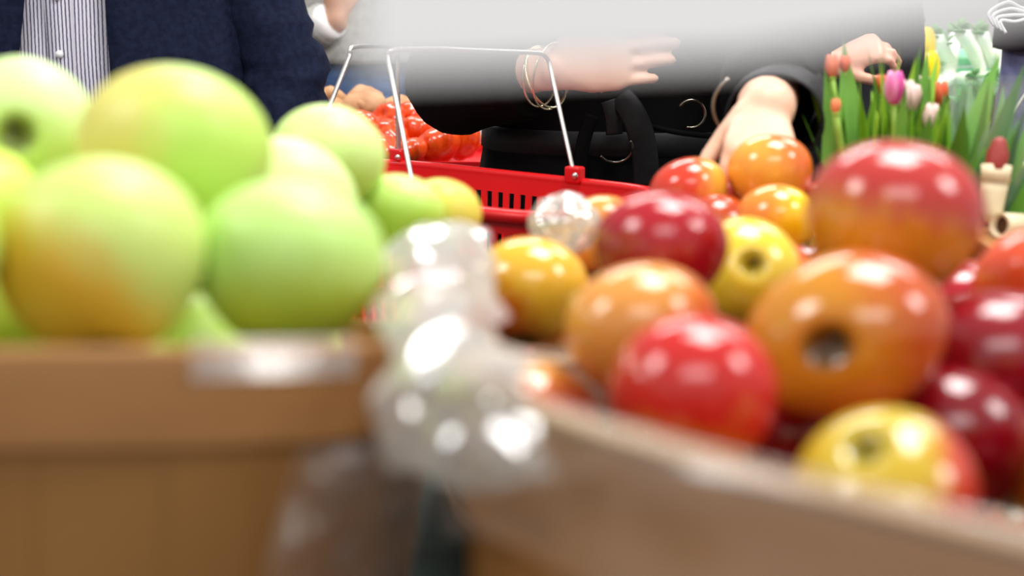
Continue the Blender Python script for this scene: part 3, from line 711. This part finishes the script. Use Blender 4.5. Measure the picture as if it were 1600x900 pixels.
# passer-by in grey knit and jeans, seen between the blazer and the black coat
gx, gy = -.44, 3.75
bd, L, J, s = person('person in a light grey jumper and blue jeans far behind the tomatoes', (gx, gy), 1.72,
    (dict(el=(gx-.26, gy-.02, 1.06), wr=P(527, 28, 3.5), hd=(0, -.2, 1), hn=(0, -1, 0), th=1, curl=(.4, .5, .4)), dict(el=(gx+.25, gy, 1.12), wr=(gx+.24, gy-.1, .9))), M_skin, .010)
garment('jumper', bd, L, [(1.09, .20, .15, 0), (1.12, .205, .155, 0), (1.2, .20, .15, 0), (1.36, .20, .13, 0), (1.43, .13, .09, 0), (1.475, .075, .065, 0)], M_grey, 0, 56, .006, 12, 3)
for q in (-1, 1): sleeve(bd, J[q], M_grey, .065, .88, .006, 18, 2+q, 'jumper_sleeve')
S0, el, wr = J[-1]; MB().tube([el.lerp(wr, .84), el.lerp(wr, .97)], [.046, .044], 20).build('white_cuff', M_white, bd)
trousers(bd, L, M_denim, .10, 1.14); shoes(bd, L)

# person in charcoal behind the tulips
qx, qy = .575, 2.86
bd, L, J, s = person('person in a charcoal jacket with a hand raised behind the tulips', (qx, qy), 1.70,
    (dict(el=(qx-.24, qy-.06, 1.08), wr=P(1292, 106, 2.52), hd=(.9, -.25, .45), hn=(-.35, -.5, .8), th=1, curl=(.6, .9, .7)), dict(el=(qx+.19, qy, 1.10), wr=(qx+.19, qy-.06, .86))), M_skin2, .005, True)
garment('jacket', bd, L, [(.85, .20, .15, 0), (1.0, .19, .15, 0), (1.1, .165, .145, 0), (1.25, .165, .15, 0), (1.36, .175, .13, 0), (1.43, .12, .09, 0), (1.475, .075, .065, 0)], M_char, 0, 56, .006, 12, 9)
for q in (-1, 1): sleeve(bd, J[q], M_char, .055, .92, .005, 18, 6+q, 'jacket_sleeve')
trousers(bd, L, M_dark); shoes(bd, L)

# person at the right edge
ex, ey = 1.095, 2.72
bd, L, J, s = person('person in a dark mauve jacket and lavender jeans at the right edge', (ex, ey), 1.70,
    (dict(el=(ex-.12, ey-.24, 1.17), wr=(ex-.06, ey-.45, 1.19), hd=(.4, -.8, .1), hn=(-.4, 0, .8), th=1), dict(el=(ex+.24, ey, 1.12), wr=(ex+.25, ey-.06, .9))), M_skin2, .009, True)
garment('jacket', bd, L, [(1.19, .18, .15, 0), (1.25, .18, .155, 0), (1.36, .18, .13, 0), (1.43, .13, .09, 0), (1.475, .075, .065, 0)], M_mauve, 0, 56, .006, 12, 12)
for q in (-1, 1): sleeve(bd, J[q], M_mauve, .056, .92, .006, 18, 8+q, 'jacket_sleeve')
trousers(bd, L, M_lav, .11, 1.23); shoes(bd, L)
# lace-like pale bag straps over the sleeve
sb = thing('shoulder_bag', (ex-.12, ey-.33, .80), 'black shoulder bag with pale looped straps at the right edge', 'bag')
m = MB(); q0 = V((ex+.02, ey-.36, 1.0)); m.rings([[q0+V((a*.15*f, b_*.06*f, z)) for a, b_ in ((-1, -1), (1, -1), (1, 1), (-1, 1))] for z, f in ((-.26, .8), (-.22, 1), (-.02, 1.0), (.06, .85), (.075, .5))]).build('bag_body', M_dark, sb, False)
for k in range(4):
    a, b_ = P(1545+6*k, 20+4*k, 2.28), P(1640, 2+5*k, 2.30)
    MB().tube(smoothpath([a+V((.01, 0, -.02)), a, a.lerp(b_, .3)+V((0, 0, .012-.006*k)), a.lerp(b_, .6)+V((0, 0, -.004)), b_], 5), .0028, 7).build('pale_strap', M_white, sb)
MB().tube([P(1548, 236, 1.9), P(1575, 188, 2.0), P(1600, 150, 2.1), P(1660, 60, 2.26)], .0028, 7).build('bag_strap', M_wire, sb)

# ------------------------------------------------------------------ tomatoes and roots on the far table
t2 = thing('display_table', (-.22, 2.95, 0), 'low wooden display table under the tomatoes and tan roots', 'table')
MB().box((-.13, 2.98, .903), (.74, .70, .04)).build('table_top', M_wood, t2, False)
for x in (-.46, .2):
    for y in (2.68, 3.28): MB().box((x, y, .441), (.05, .05, .882)).build('leg', M_wood, t2, False)
def tomato_mesh(seed):
    rings = []
    for i in range(17):
        t = math.pi*(.02+.96*i/16); s_, c_ = math.sin(t), math.cos(t); ring = []
        for j in range(40):
            ph = 2*math.pi*j/40
            rib = 1+.17*s_*(abs(math.cos(4*ph+seed))**.7-.6)
            z = c_*.72-(.22*math.exp(-(s_/.3)**2) if c_ > 0 else -.08*math.exp(-(s_/.2)**2))
            ring.append(V((s_*rib*math.cos(ph), s_*rib*math.sin(ph), z))*.5)
        rings.append(ring)
    me = MB().rings(rings).mesh('tomato'); me.materials.append(M_tomato); return me
TM = [tomato_mesh(.2), tomato_mesh(1.1)]
kx = MB()
for k in range(6):
    a = k*1.0472; kx.tube([(0, 0, .155), (.08*math.cos(a), .08*math.sin(a), .20), (.17*math.cos(a), .17*math.sin(a), .24)], [(.03, .01), (.03, .01), (.006, .004)], 6, (0, 0, 1))
kx = kx.mesh('calyx'); kx.materials.append(M_pstem)
TOM = [(566, 196, 62, 2.72, 'leftmost ribbed red tomato beside the tan roots'), (606, 188, 60, 2.82, 'ribbed red tomato at the back next to the bail wire'), (648, 186, 62, 2.86, 'topmost ribbed red tomato against the black coat'),
       (612, 213, 60, 2.68, 'ribbed red tomato in the middle row just left of the wire'), (650, 208, 64, 2.72, 'ribbed red tomato in the middle row just right of the wire'), (606, 236, 62, 2.60, 'ribbed red tomato low at the left over the basket rim'),
       (640, 238, 58, 2.58, 'ribbed red tomato low in the middle behind the wire'), (684, 228, 76, 2.62, 'largest ribbed red tomato in front'), (722, 222, 62, 2.64, 'rightmost ribbed red tomato beside the coat'),
       (690, 202, 62, 2.78, 'ribbed red tomato behind the largest one'), (575, 226, 60, 2.62, 'ribbed red tomato half hidden by the green apple'), (545, 205, 58, 2.75, 'ribbed red tomato under the tan roots')]
for x, y, wp, d, lb in TOM:
    o = bpy.data.objects.new('tomato', random.choice(TM)); COL.objects.link(o); D = wp*d/F; o.scale = (D, D, D); o.location = P(x, y, d)
    o.rotation_euler = (random.uniform(.5, 1.1), random.uniform(-.4, .4), random.uniform(0, 6)); tag(o, lb, 'tomato', 'ribbed tomatoes in the tray')
    s_ = bpy.data.objects.new('calyx', kx); COL.objects.link(s_); s_.parent = o
def tray(name, x0, x1, y0, y1, zb, zf, m, lb, ct, th=.012):
    t = thing(name, ((x0+x1)/2, (y0+y1)/2, zb), lb, ct)
    MB().box(((x0+x1)/2, (y0+y1)/2, zb+th/2), (x1-x0, y1-y0, th)).build('tray_floor', m, t, False)
    for c_, sz in ((((x0+x1)/2, y0, (zb+zf)/2), (x1-x0, .01, zf-zb)), (((x0+x1)/2, y1, (zb+zf)/2), (x1-x0, .01, zf-zb)), ((x0, (y0+y1)/2, (zb+zf)/2), (.01, y1-y0, zf-zb)), ((x1, (y0+y1)/2, (zb+zf)/2), (.01, y1-y0, zf-zb))):
        MB().box(c_, sz).build('tray_side', m, t, False)
    return t
tray('tomato_tray', -.36, .02, 2.56, 2.92, .924, .962, M_red, 'shallow red tray holding the ribbed tomatoes', 'tray')
tray('root_tray', -.46, -.16, 2.94, 3.28, .924, .995, M_wood, 'shallow wooden tray of tan knobbly roots', 'tray', .055)
ROOT = [((508, 150), (540, 165), .020, 3.05, 'tan root at the top left beside the blazer sleeve'), ((512, 168), (545, 180), .019, 2.99, 'tan root under the topmost one beside the sleeve'), ((532, 178), (592, 160), .024, 2.98, 'long tan root lying diagonally over the pile'),
        ((548, 158), (590, 150), .019, 3.1, 'tan root at the back of the pile'), ((510, 185), (545, 196), .020, 2.95, 'tan root lowest in the pile'), ((600, 172), (650, 166), .02, 3.1, 'pale tan root behind the wire'), ((640, 176), (668, 182), .02, 3.08, 'tan root behind the topmost tomato')]
for a, b_, r_, d, lb in ROOT:
    p, q = P(*a, d), P(*b_, d+.03); pts = smoothpath([p, p.lerp(q, .35)+V((0, 0, .008)), p.lerp(q, .7)+V((0, .0, .004)), q], 5); n_ = len(pts)
    o = MB().tube(pts, [r_*(.7+.4*math.sin(math.pi*i/(n_-1))) for i in range(n_)], 14, None, True).build('tan_root', M_tan, org=p); wrinkle(o, .006, 28, r_*100+a[0])
    tag(o, lb, 'root vegetable', 'tan knobbly roots')
    kb = MB().ball(p.lerp(q, .55)+V((0, -r_*.7, r_*.3)), (r_*.6, r_*.6, r_*.55), 12, 8).build('knob', M_tan, o)

# ------------------------------------------------------------------ tulips in red bucket
bk = thing('flower_bucket', P(1405, 400, 1.38)*1.0, 'red plastic bucket holding the tulip bunches', 'bucket')
bx, by = .378, 1.372; bk.location = (bx, by, TZ); bk['_o'] = [bx, by, TZ]
m = MB(); rs = []
for z, r_ in ((TZ+.001, .062), (1.068, .084), (1.074, .087), (1.074, .081), (1.06, .079), (TZ+.006, .058)):
    rs.append([V((bx+r_*math.cos(q*math.pi/20), by+r_*math.sin(q*math.pi/20), z)) for q in range(40)])
m.rings(rs).build('pail', M_red, bk)
MB().tube([V((bx+.088*math.cos(q*math.pi/20), by+.088*math.sin(q*math.pi/20), 1.069)) for q in range(41)], .004, 8).build('rim', M_red, bk)
def leaf_mesh(Lh, wd, bend, twist):
    rows = []
    for i in range(9):
        t = i/8; wv_ = wd*math.sin(math.pi*min(1, .12+.88*t)**.8)*(1 if t < .98 else .15); y = bend*t*t; z = Lh*(t-.12*bend/Lh*t*t); tw = twist*t
        cs, sn = math.cos(tw), math.sin(tw)
        rows.append([V((x*cs, y+x*sn-abs(x)*.35, z)) for x in (-wv_, 0, wv_)])
    o = MB().rings(rows, cap=False, closed=False).mesh('leaf'); return o
def bloom(par, base, d, h, m, name='bloom'):
    d = d.normalized(); u = d.orthogonal().normalized(); v = d.cross(u)
    for k in range(6):
        a = k*math.pi/3; R0 = (1.0 if k % 2 else .88); e = u*math.cos(a)+v*math.sin(a); tg = d.cross(e); rows = []
        for i in range(7):
            t = i/6; rad = h*.27*math.sin(math.pi*(.08+.72*t))*R0+.001; wd = h*.22*math.sin(math.pi*(.10+.86*t))
            rows.append([base+d*(h*t)+e*(rad-abs(q)*rad*.25)+tg*(wd*q) for q in (-1, -.5, 0, .5, 1)])
        o = MB().rings(rows, cap=False, closed=False).build('petal', m, par); mod(o, 'SOLIDIFY', thickness=.0012)
def bunch(cx_, cy_, lean, leaves, blooms, mats, label, sleeve_=None, seed=1, hm=1.0):
    rnd = random.Random(seed); base = V((cx_, cy_, TZ+.02)); t = thing('tulip_bunch', base, label, 'flowers', 'tulip bunches in the bucket')
    for k in range(int(leaves*2.3)):
        me = leaf_mesh(rnd.uniform(.22, .325)*hm, rnd.uniform(.010, .026), rnd.uniform(-.03, .05), rnd.uniform(-.6, .6)); me.materials.append(rnd.choice(mats))
        o = bpy.data.objects.new('leaf', me); COL.objects.link(o); o.parent = t; a = rnd.uniform(0, 6.28); rr_ = rnd.uniform(.002, .026)
        o.location = (rr_*math.cos(a), rr_*math.sin(a), rnd.uniform(0, .04)); o.rotation_euler = (rnd.uniform(-.14, .14), lean+rnd.uniform(-.17, .17), rnd.uniform(-1.4, 1.4))
    for (px, py, d, h, mt) in blooms:
        top = P(px, py, d); dr_ = (top-base)
        st = MB().tube(smoothpath([base, base.lerp(top, .5)+V((0, -.004, .004)), top], 5), .0032, 7).build('stem', M_stem, t)
        fl = MB().ball(top, (.004, .004, .003), 8, 6).build('flower_head', M_stem, t)
        bloom(fl, top, V((dr_.x*.4, dr_.y*.4, dr_.z)), h, mt)
    if sleeve_:
        rows = []
        for z, r_ in ((.10, .028), (.18, .036), (.25, .044), (.30, .05)):
            rows.append([base+V((lean*z*1.0+r_*(1+.08*math.sin(q*1.7+z*9))*math.cos(q*math.pi/18), r_*(1+.08*math.sin(q*2.3))*math.sin(q*math.pi/18), z)) for q in range(36)])
        o = MB().rings(rows, cap=False).build('plastic_sleeve', M_sleeve, t); wrinkle(o, .003, 40, 5)
    return t
bunch(.352, 1.362, .02, 22, [(1300, 122, 1.36, .022, M_orange), (1320, 116, 1.37, .018, M_orange), (1306, 178, 1.30, .014, M_orange)], [M_leafA, M_leafA, M_leafC], 'green tulip bunch with small orange buds nearest the black cuff', None, 4)
bunch(.375, 1.345, 0.0, 24, [(1396, 165, 1.32, .032, M_pink), (1415, 172, 1.34, .028, M_cream), (1376, 150, 1.36, .020, M_orange)], [M_leafC, M_leafA, M_leafC], 'bright green tulip bunch with an open pink bloom', None, 6, .86)
bunch(.382, 1.40, .03, 18, [(1466, 168, 1.42, .026, M_orange), (1440, 160, 1.40, .026, M_cream), (1452, 205, 1.33, .026, M_cream), (1425, 175, 1.34, .026, M_cream)], [M_leafA, M_leafB], 'tulip bunch with pale orange blooms behind the pink one', None, 9, .80)
bunch(.418, 1.345, .16, 26, [], [M_leafB, M_leafB, M_leafA], 'blue green tulip bunch wrapped in a clear plastic sleeve', True, 12, .93)

# ------------------------------------------------------------------ peg, curled strip and onions at the right
pg = thing('wooden_peg', P(1548, 352, 1.26), 'cream tapered wooden peg with a red cap beside the tulips', 'peg')
MB().tube([P(1549, 348, 1.26), P(1550, 330, 1.26), P(1553, 300, 1.26), P(1555, 284, 1.26)], [(.004, .003), (.0095, .006), (.0115, .007), (.0125, .007)], 16, FWD).build('tapered_shaft', M_peg, pg)
MB().tube([P(1555, 285, 1.26), P(1557, 258, 1.26)], [(.0130, .0085), (.0138, .0085)], 16, FWD).build('collar', M_peg, pg)
MB().tube([P(1556, 259, 1.26), P(1559, 240, 1.26), P(1561, 226, 1.26)], [.0095, .0098, .007], 16, FWD, True).build('red_cap', M_redwood, pg)
bxo = thing('wooden_box', (.452, 1.222, TZ), 'small wooden box under the cream peg and curled strip', 'box')
for k in range(4): MB().box((.452, 1.222, TZ+.0235+.0465*k), (.09, .10, .0445)).build('plank_course', M_wood, bxo, False)
MB().box((.452, 1.222, TZ+.1885), (.096, .106, .005)).build('lid', M_wood2, bxo, False)
cs = thing('curled_strip', P(1575, 352, 1.24), 'curled strip of pale wood lying under the onions', 'wood strip')
a_ = (RT*.8+FWD*.5).normalized(); c0 = P(1562, 352, 1.24); u = UP; v = a_.cross(u).normalized()
rs = []
for r_, off in ((.011, 0), (.011, .028), (.0085, .028), (.0085, 0)): rs.append([c0+a_*off+u*(r_*math.cos(q*math.pi/12))+v*(r_*math.sin(q*math.pi/12)) for q in range(24)])
rs.append(rs[0]); MB().rings(rs, cap=False).build('curl', M_peg, cs)
MB().rings([[c0+a_*(off)+u*(.0083*math.cos(q*math.pi/12))+v*(.0083*math.sin(q*math.pi/12)) for q in range(24)] for off in (.006, .009)]).build('hollow', M_hollow_shade, cs)  # dark plug inside the curl, its colour standing in for the shaded hollow
ob = tray('onion_tray', .475, .80, 1.20, 1.48, TZ+.001, 1.07, M_wood, 'wooden tray of red onions at the right edge', 'tray', .14)
for k, (x, y, wp, d, lb) in enumerate(((1578, 300, 70, 1.40, 'red onion just right of the cream peg'), (1612, 325, 70, 1.37, 'red onion at the right edge of the photo'), (1590, 350, 64, 1.34, 'red onion lowest beside the curled strip'), (1625, 290, 62, 1.44, 'red onion partly outside the right edge'), (1662, 340, 66, 1.36, 'red onion buried in the wooden tray'), (1700, 320, 66, 1.42, 'red onion buried in the wooden tray'), (1680, 390, 66, 1.28, 'red onion buried in the wooden tray'), (1630, 395, 66, 1.28, 'red onion buried in the wooden tray'), (1620, 368, 60, 1.44, 'red onion buried in the wooden tray'))):
    D = wp*d/F; c = P(x, y, d); rings = []
    for i in range(15):
        t = math.pi*(.02+.96*i/14); rr_ = math.sin(t)*(1 if t > .5 else .9); z = math.cos(t)*.9+(.25*math.exp(-(math.sin(t)/.22)**2) if math.cos(t) > 0 else 0)
        rings.append([c+V((rr_*math.cos(q*math.pi/12), rr_*math.sin(q*math.pi/12), z))*(D/2) for q in range(24)])
    o = MB().rings(rings).build('red_onion', M_onion, org=c); tag(o, lb, 'onion', 'red onions in the tray'); o.rotation_euler = (.3*k, .4-.3*k, 0)
    MB().tube([c+V((0, 0, D*.5)), c+V((.002, 0, D*.72))], [.005, .003], 8).build('neck', M_peg, o)

# ------------------------------------------------------------------ vegetable stand far right
st = thing('vegetable_stand', (1.25, 4.0, 0), 'stepped stand carrying the mint green vegetable crates', 'stand')
MB().box((1.25, 3.62, .42), (1.1, .5, .84)).build('lower_step', M_wall, st, False); MB().box((1.25, 4.12, .50), (1.1, .5, 1.0)).build('upper_step', M_wall, st, False)
def crate(x0, x1, y0, y1, z0, z1, label):
    t = thing('vegetable_crate', ((x0+x1)/2, (y0+y1)/2, z0), label, 'crate', 'mint green vegetable crates')
    for yy in (y0, y1):
        n = 3
        for k in range(n):
            h = (z1-z0)/n; o = MB().box(((x0+x1)/2, yy, z0+h*(k+.5)), (x1-x0, .012, h*.8)).build('slat', M_mint, t, False); mod(o, 'BEVEL', width=.003, segments=2)
    for xx in (x0, x1):
        for k in range(3):
            h = (z1-z0)/3; MB().box((xx, (y0+y1)/2, z0+h*(k+.5)), (.012, y1-y0, h*.8)).build('slat', M_mint, t, False)
        for yy in (y0, y1): MB().box((xx, yy, (z0+z1)/2), (.025, .025, z1-z0)).build('corner_post', M_mint, t, False)
    MB().box(((x0+x1)/2, (y0+y1)/2, z0+.008), (x1-x0, y1-y0, .016)).build('crate_floor', M_mint, t, False)
zc = P(1500, 130, 3.65).z
crate(.98, 1.42, 3.75, 4.15, zc-.14 if zc-.14 > 1.0 else 1.002, max(zc, 1.08), 'upper mint green crate of white stalk vegetables')
zc2 = P(1530, 165, 3.35).z
crate(.95, 1.38, 3.40, 3.66, .842, zc2, 'lower mint green crate of dark leafy greens')
ST = [((1448, 118), (1452, 62), .020), ((1462, 60), (1490, 112), .018), ((1480, 125), (1492, 55), .016), ((1504, 52), (1532, 108), .017), ((1532, 55), (1552, 112), .016), ((1470, 72), (1452, 110), .017), ((1515, 122), (1490, 124), .014), ((1548, 122), (1525, 124), .014), ((1460, 132), (1478, 118), .018), ((1570, 110), (1562, 70), .015)]
pos_words = ['leftmost upright white stalk beside the yellow peppers', 'white stalk leaning right near the left of the crate', 'upright white stalk in the middle of the crate', 'thick white stalk leaning right in the middle', 'white stalk leaning right near the lavender jeans', 'short white stalk leaning left near the peppers', 'white stalk lying flat at the front of the crate', 'white stalk lying flat under the leaning ones', 'stubby white stalk low beside the yellow pepper', 'white stalk at the far right behind the lavender jeans']
for k, ((a, b_, r_), lb) in enumerate(zip(ST, pos_words)):
    d = 3.62+.03*(k % 3); p, q = P(*a, d), P(*b_, d+.08); pts = smoothpath([p, p.lerp(q, .5)+V((0, -.006, .003)), q], 5); n_ = len(pts)
    o = MB().tube(pts, [r_*1.08*lerp(1.15, .85, i/(n_-1)) for i in range(n_)], 14, None, True).build('white_stalk', M_stalk, org=p); wrinkle(o, .002, 30, k); tag(o, lb, 'vegetable', 'white stalk vegetables')
    e = q if q.z > p.z else p; dv = (e-(p if e is q else q)).normalized()
    mb = MB()
    for j in range(5):
        u = dv.orthogonal().normalized(); u = Matrix.Rotation(j*1.26, 3, dv) @ u; mb.tube([e, e+dv*.02+u*.012, e+dv*.035+u*.024], [(.008, .004), (.014, .004), (.005, .003)], 8)
    mb.build('leaf_top', M_pale, o)
for k, (x, y, lb) in enumerate(((1443, 108, 'larger yellow pepper beside the charcoal jacket'), (1436, 70, 'upper yellow pepper beside the white stalks'))):
    c = P(x, y, 3.45); rings = []
    for i in range(15):
        t = math.pi*(.03+.94*i/14); ring = []
        for q in range(32):
            ph = q*math.pi/16; r_ = .037*math.sin(t)**.7*(1+.10*math.cos(4*ph)*math.sin(t)); z = .052*math.cos(t)-(.012*math.exp(-(math.sin(t)/.3)**2) if math.cos(t) > 0 else 0)
            ring.append(c+V((r_*math.cos(ph), r_*math.sin(ph), z)))
        rings.append(ring)
    o = MB().rings(rings).build('yellow_pepper', M_yellow, org=c); tag(o, lb, 'pepper', 'yellow peppers')
    MB().tube([c+V((0, 0, .036)), c+V((.002, 0, .05)), c+V((.008, 0, .066))], [.008, .005, .006], 8).build('stem', M_pstem, o)
for k, (x, y, lb) in enumerate(((1552, 165, 'dark leafy greens near the lavender jeans'), (1510, 160, 'dark leafy greens behind the wrapped tulips'), (1530, 190, 'dark leafy greens lowest in the crate'))):
    c = P(x, y+8, 3.28+.05*k); t = thing('leafy_greens', c+V((0, 0, -.05)), lb, 'greens', 'leafy greens in the lower crate')
    rnd = random.Random(k)
    for j in range(14):
        me = leaf_mesh(rnd.uniform(.08, .13), rnd.uniform(.018, .03), rnd.uniform(-.03, .05), rnd.uniform(-.5, .5)); me.materials.append(M_green)
        o = bpy.data.objects.new('leaf', me); COL.objects.link(o); o.parent = t; o.location = (rnd.uniform(-.03, .03), rnd.uniform(-.02, .02), 0); o.rotation_euler = (rnd.uniform(-.5, .7), rnd.uniform(-.6, .6), rnd.uniform(-3, 3))
for o in bpy.data.objects:
    if '_o' in o: del o['_o']
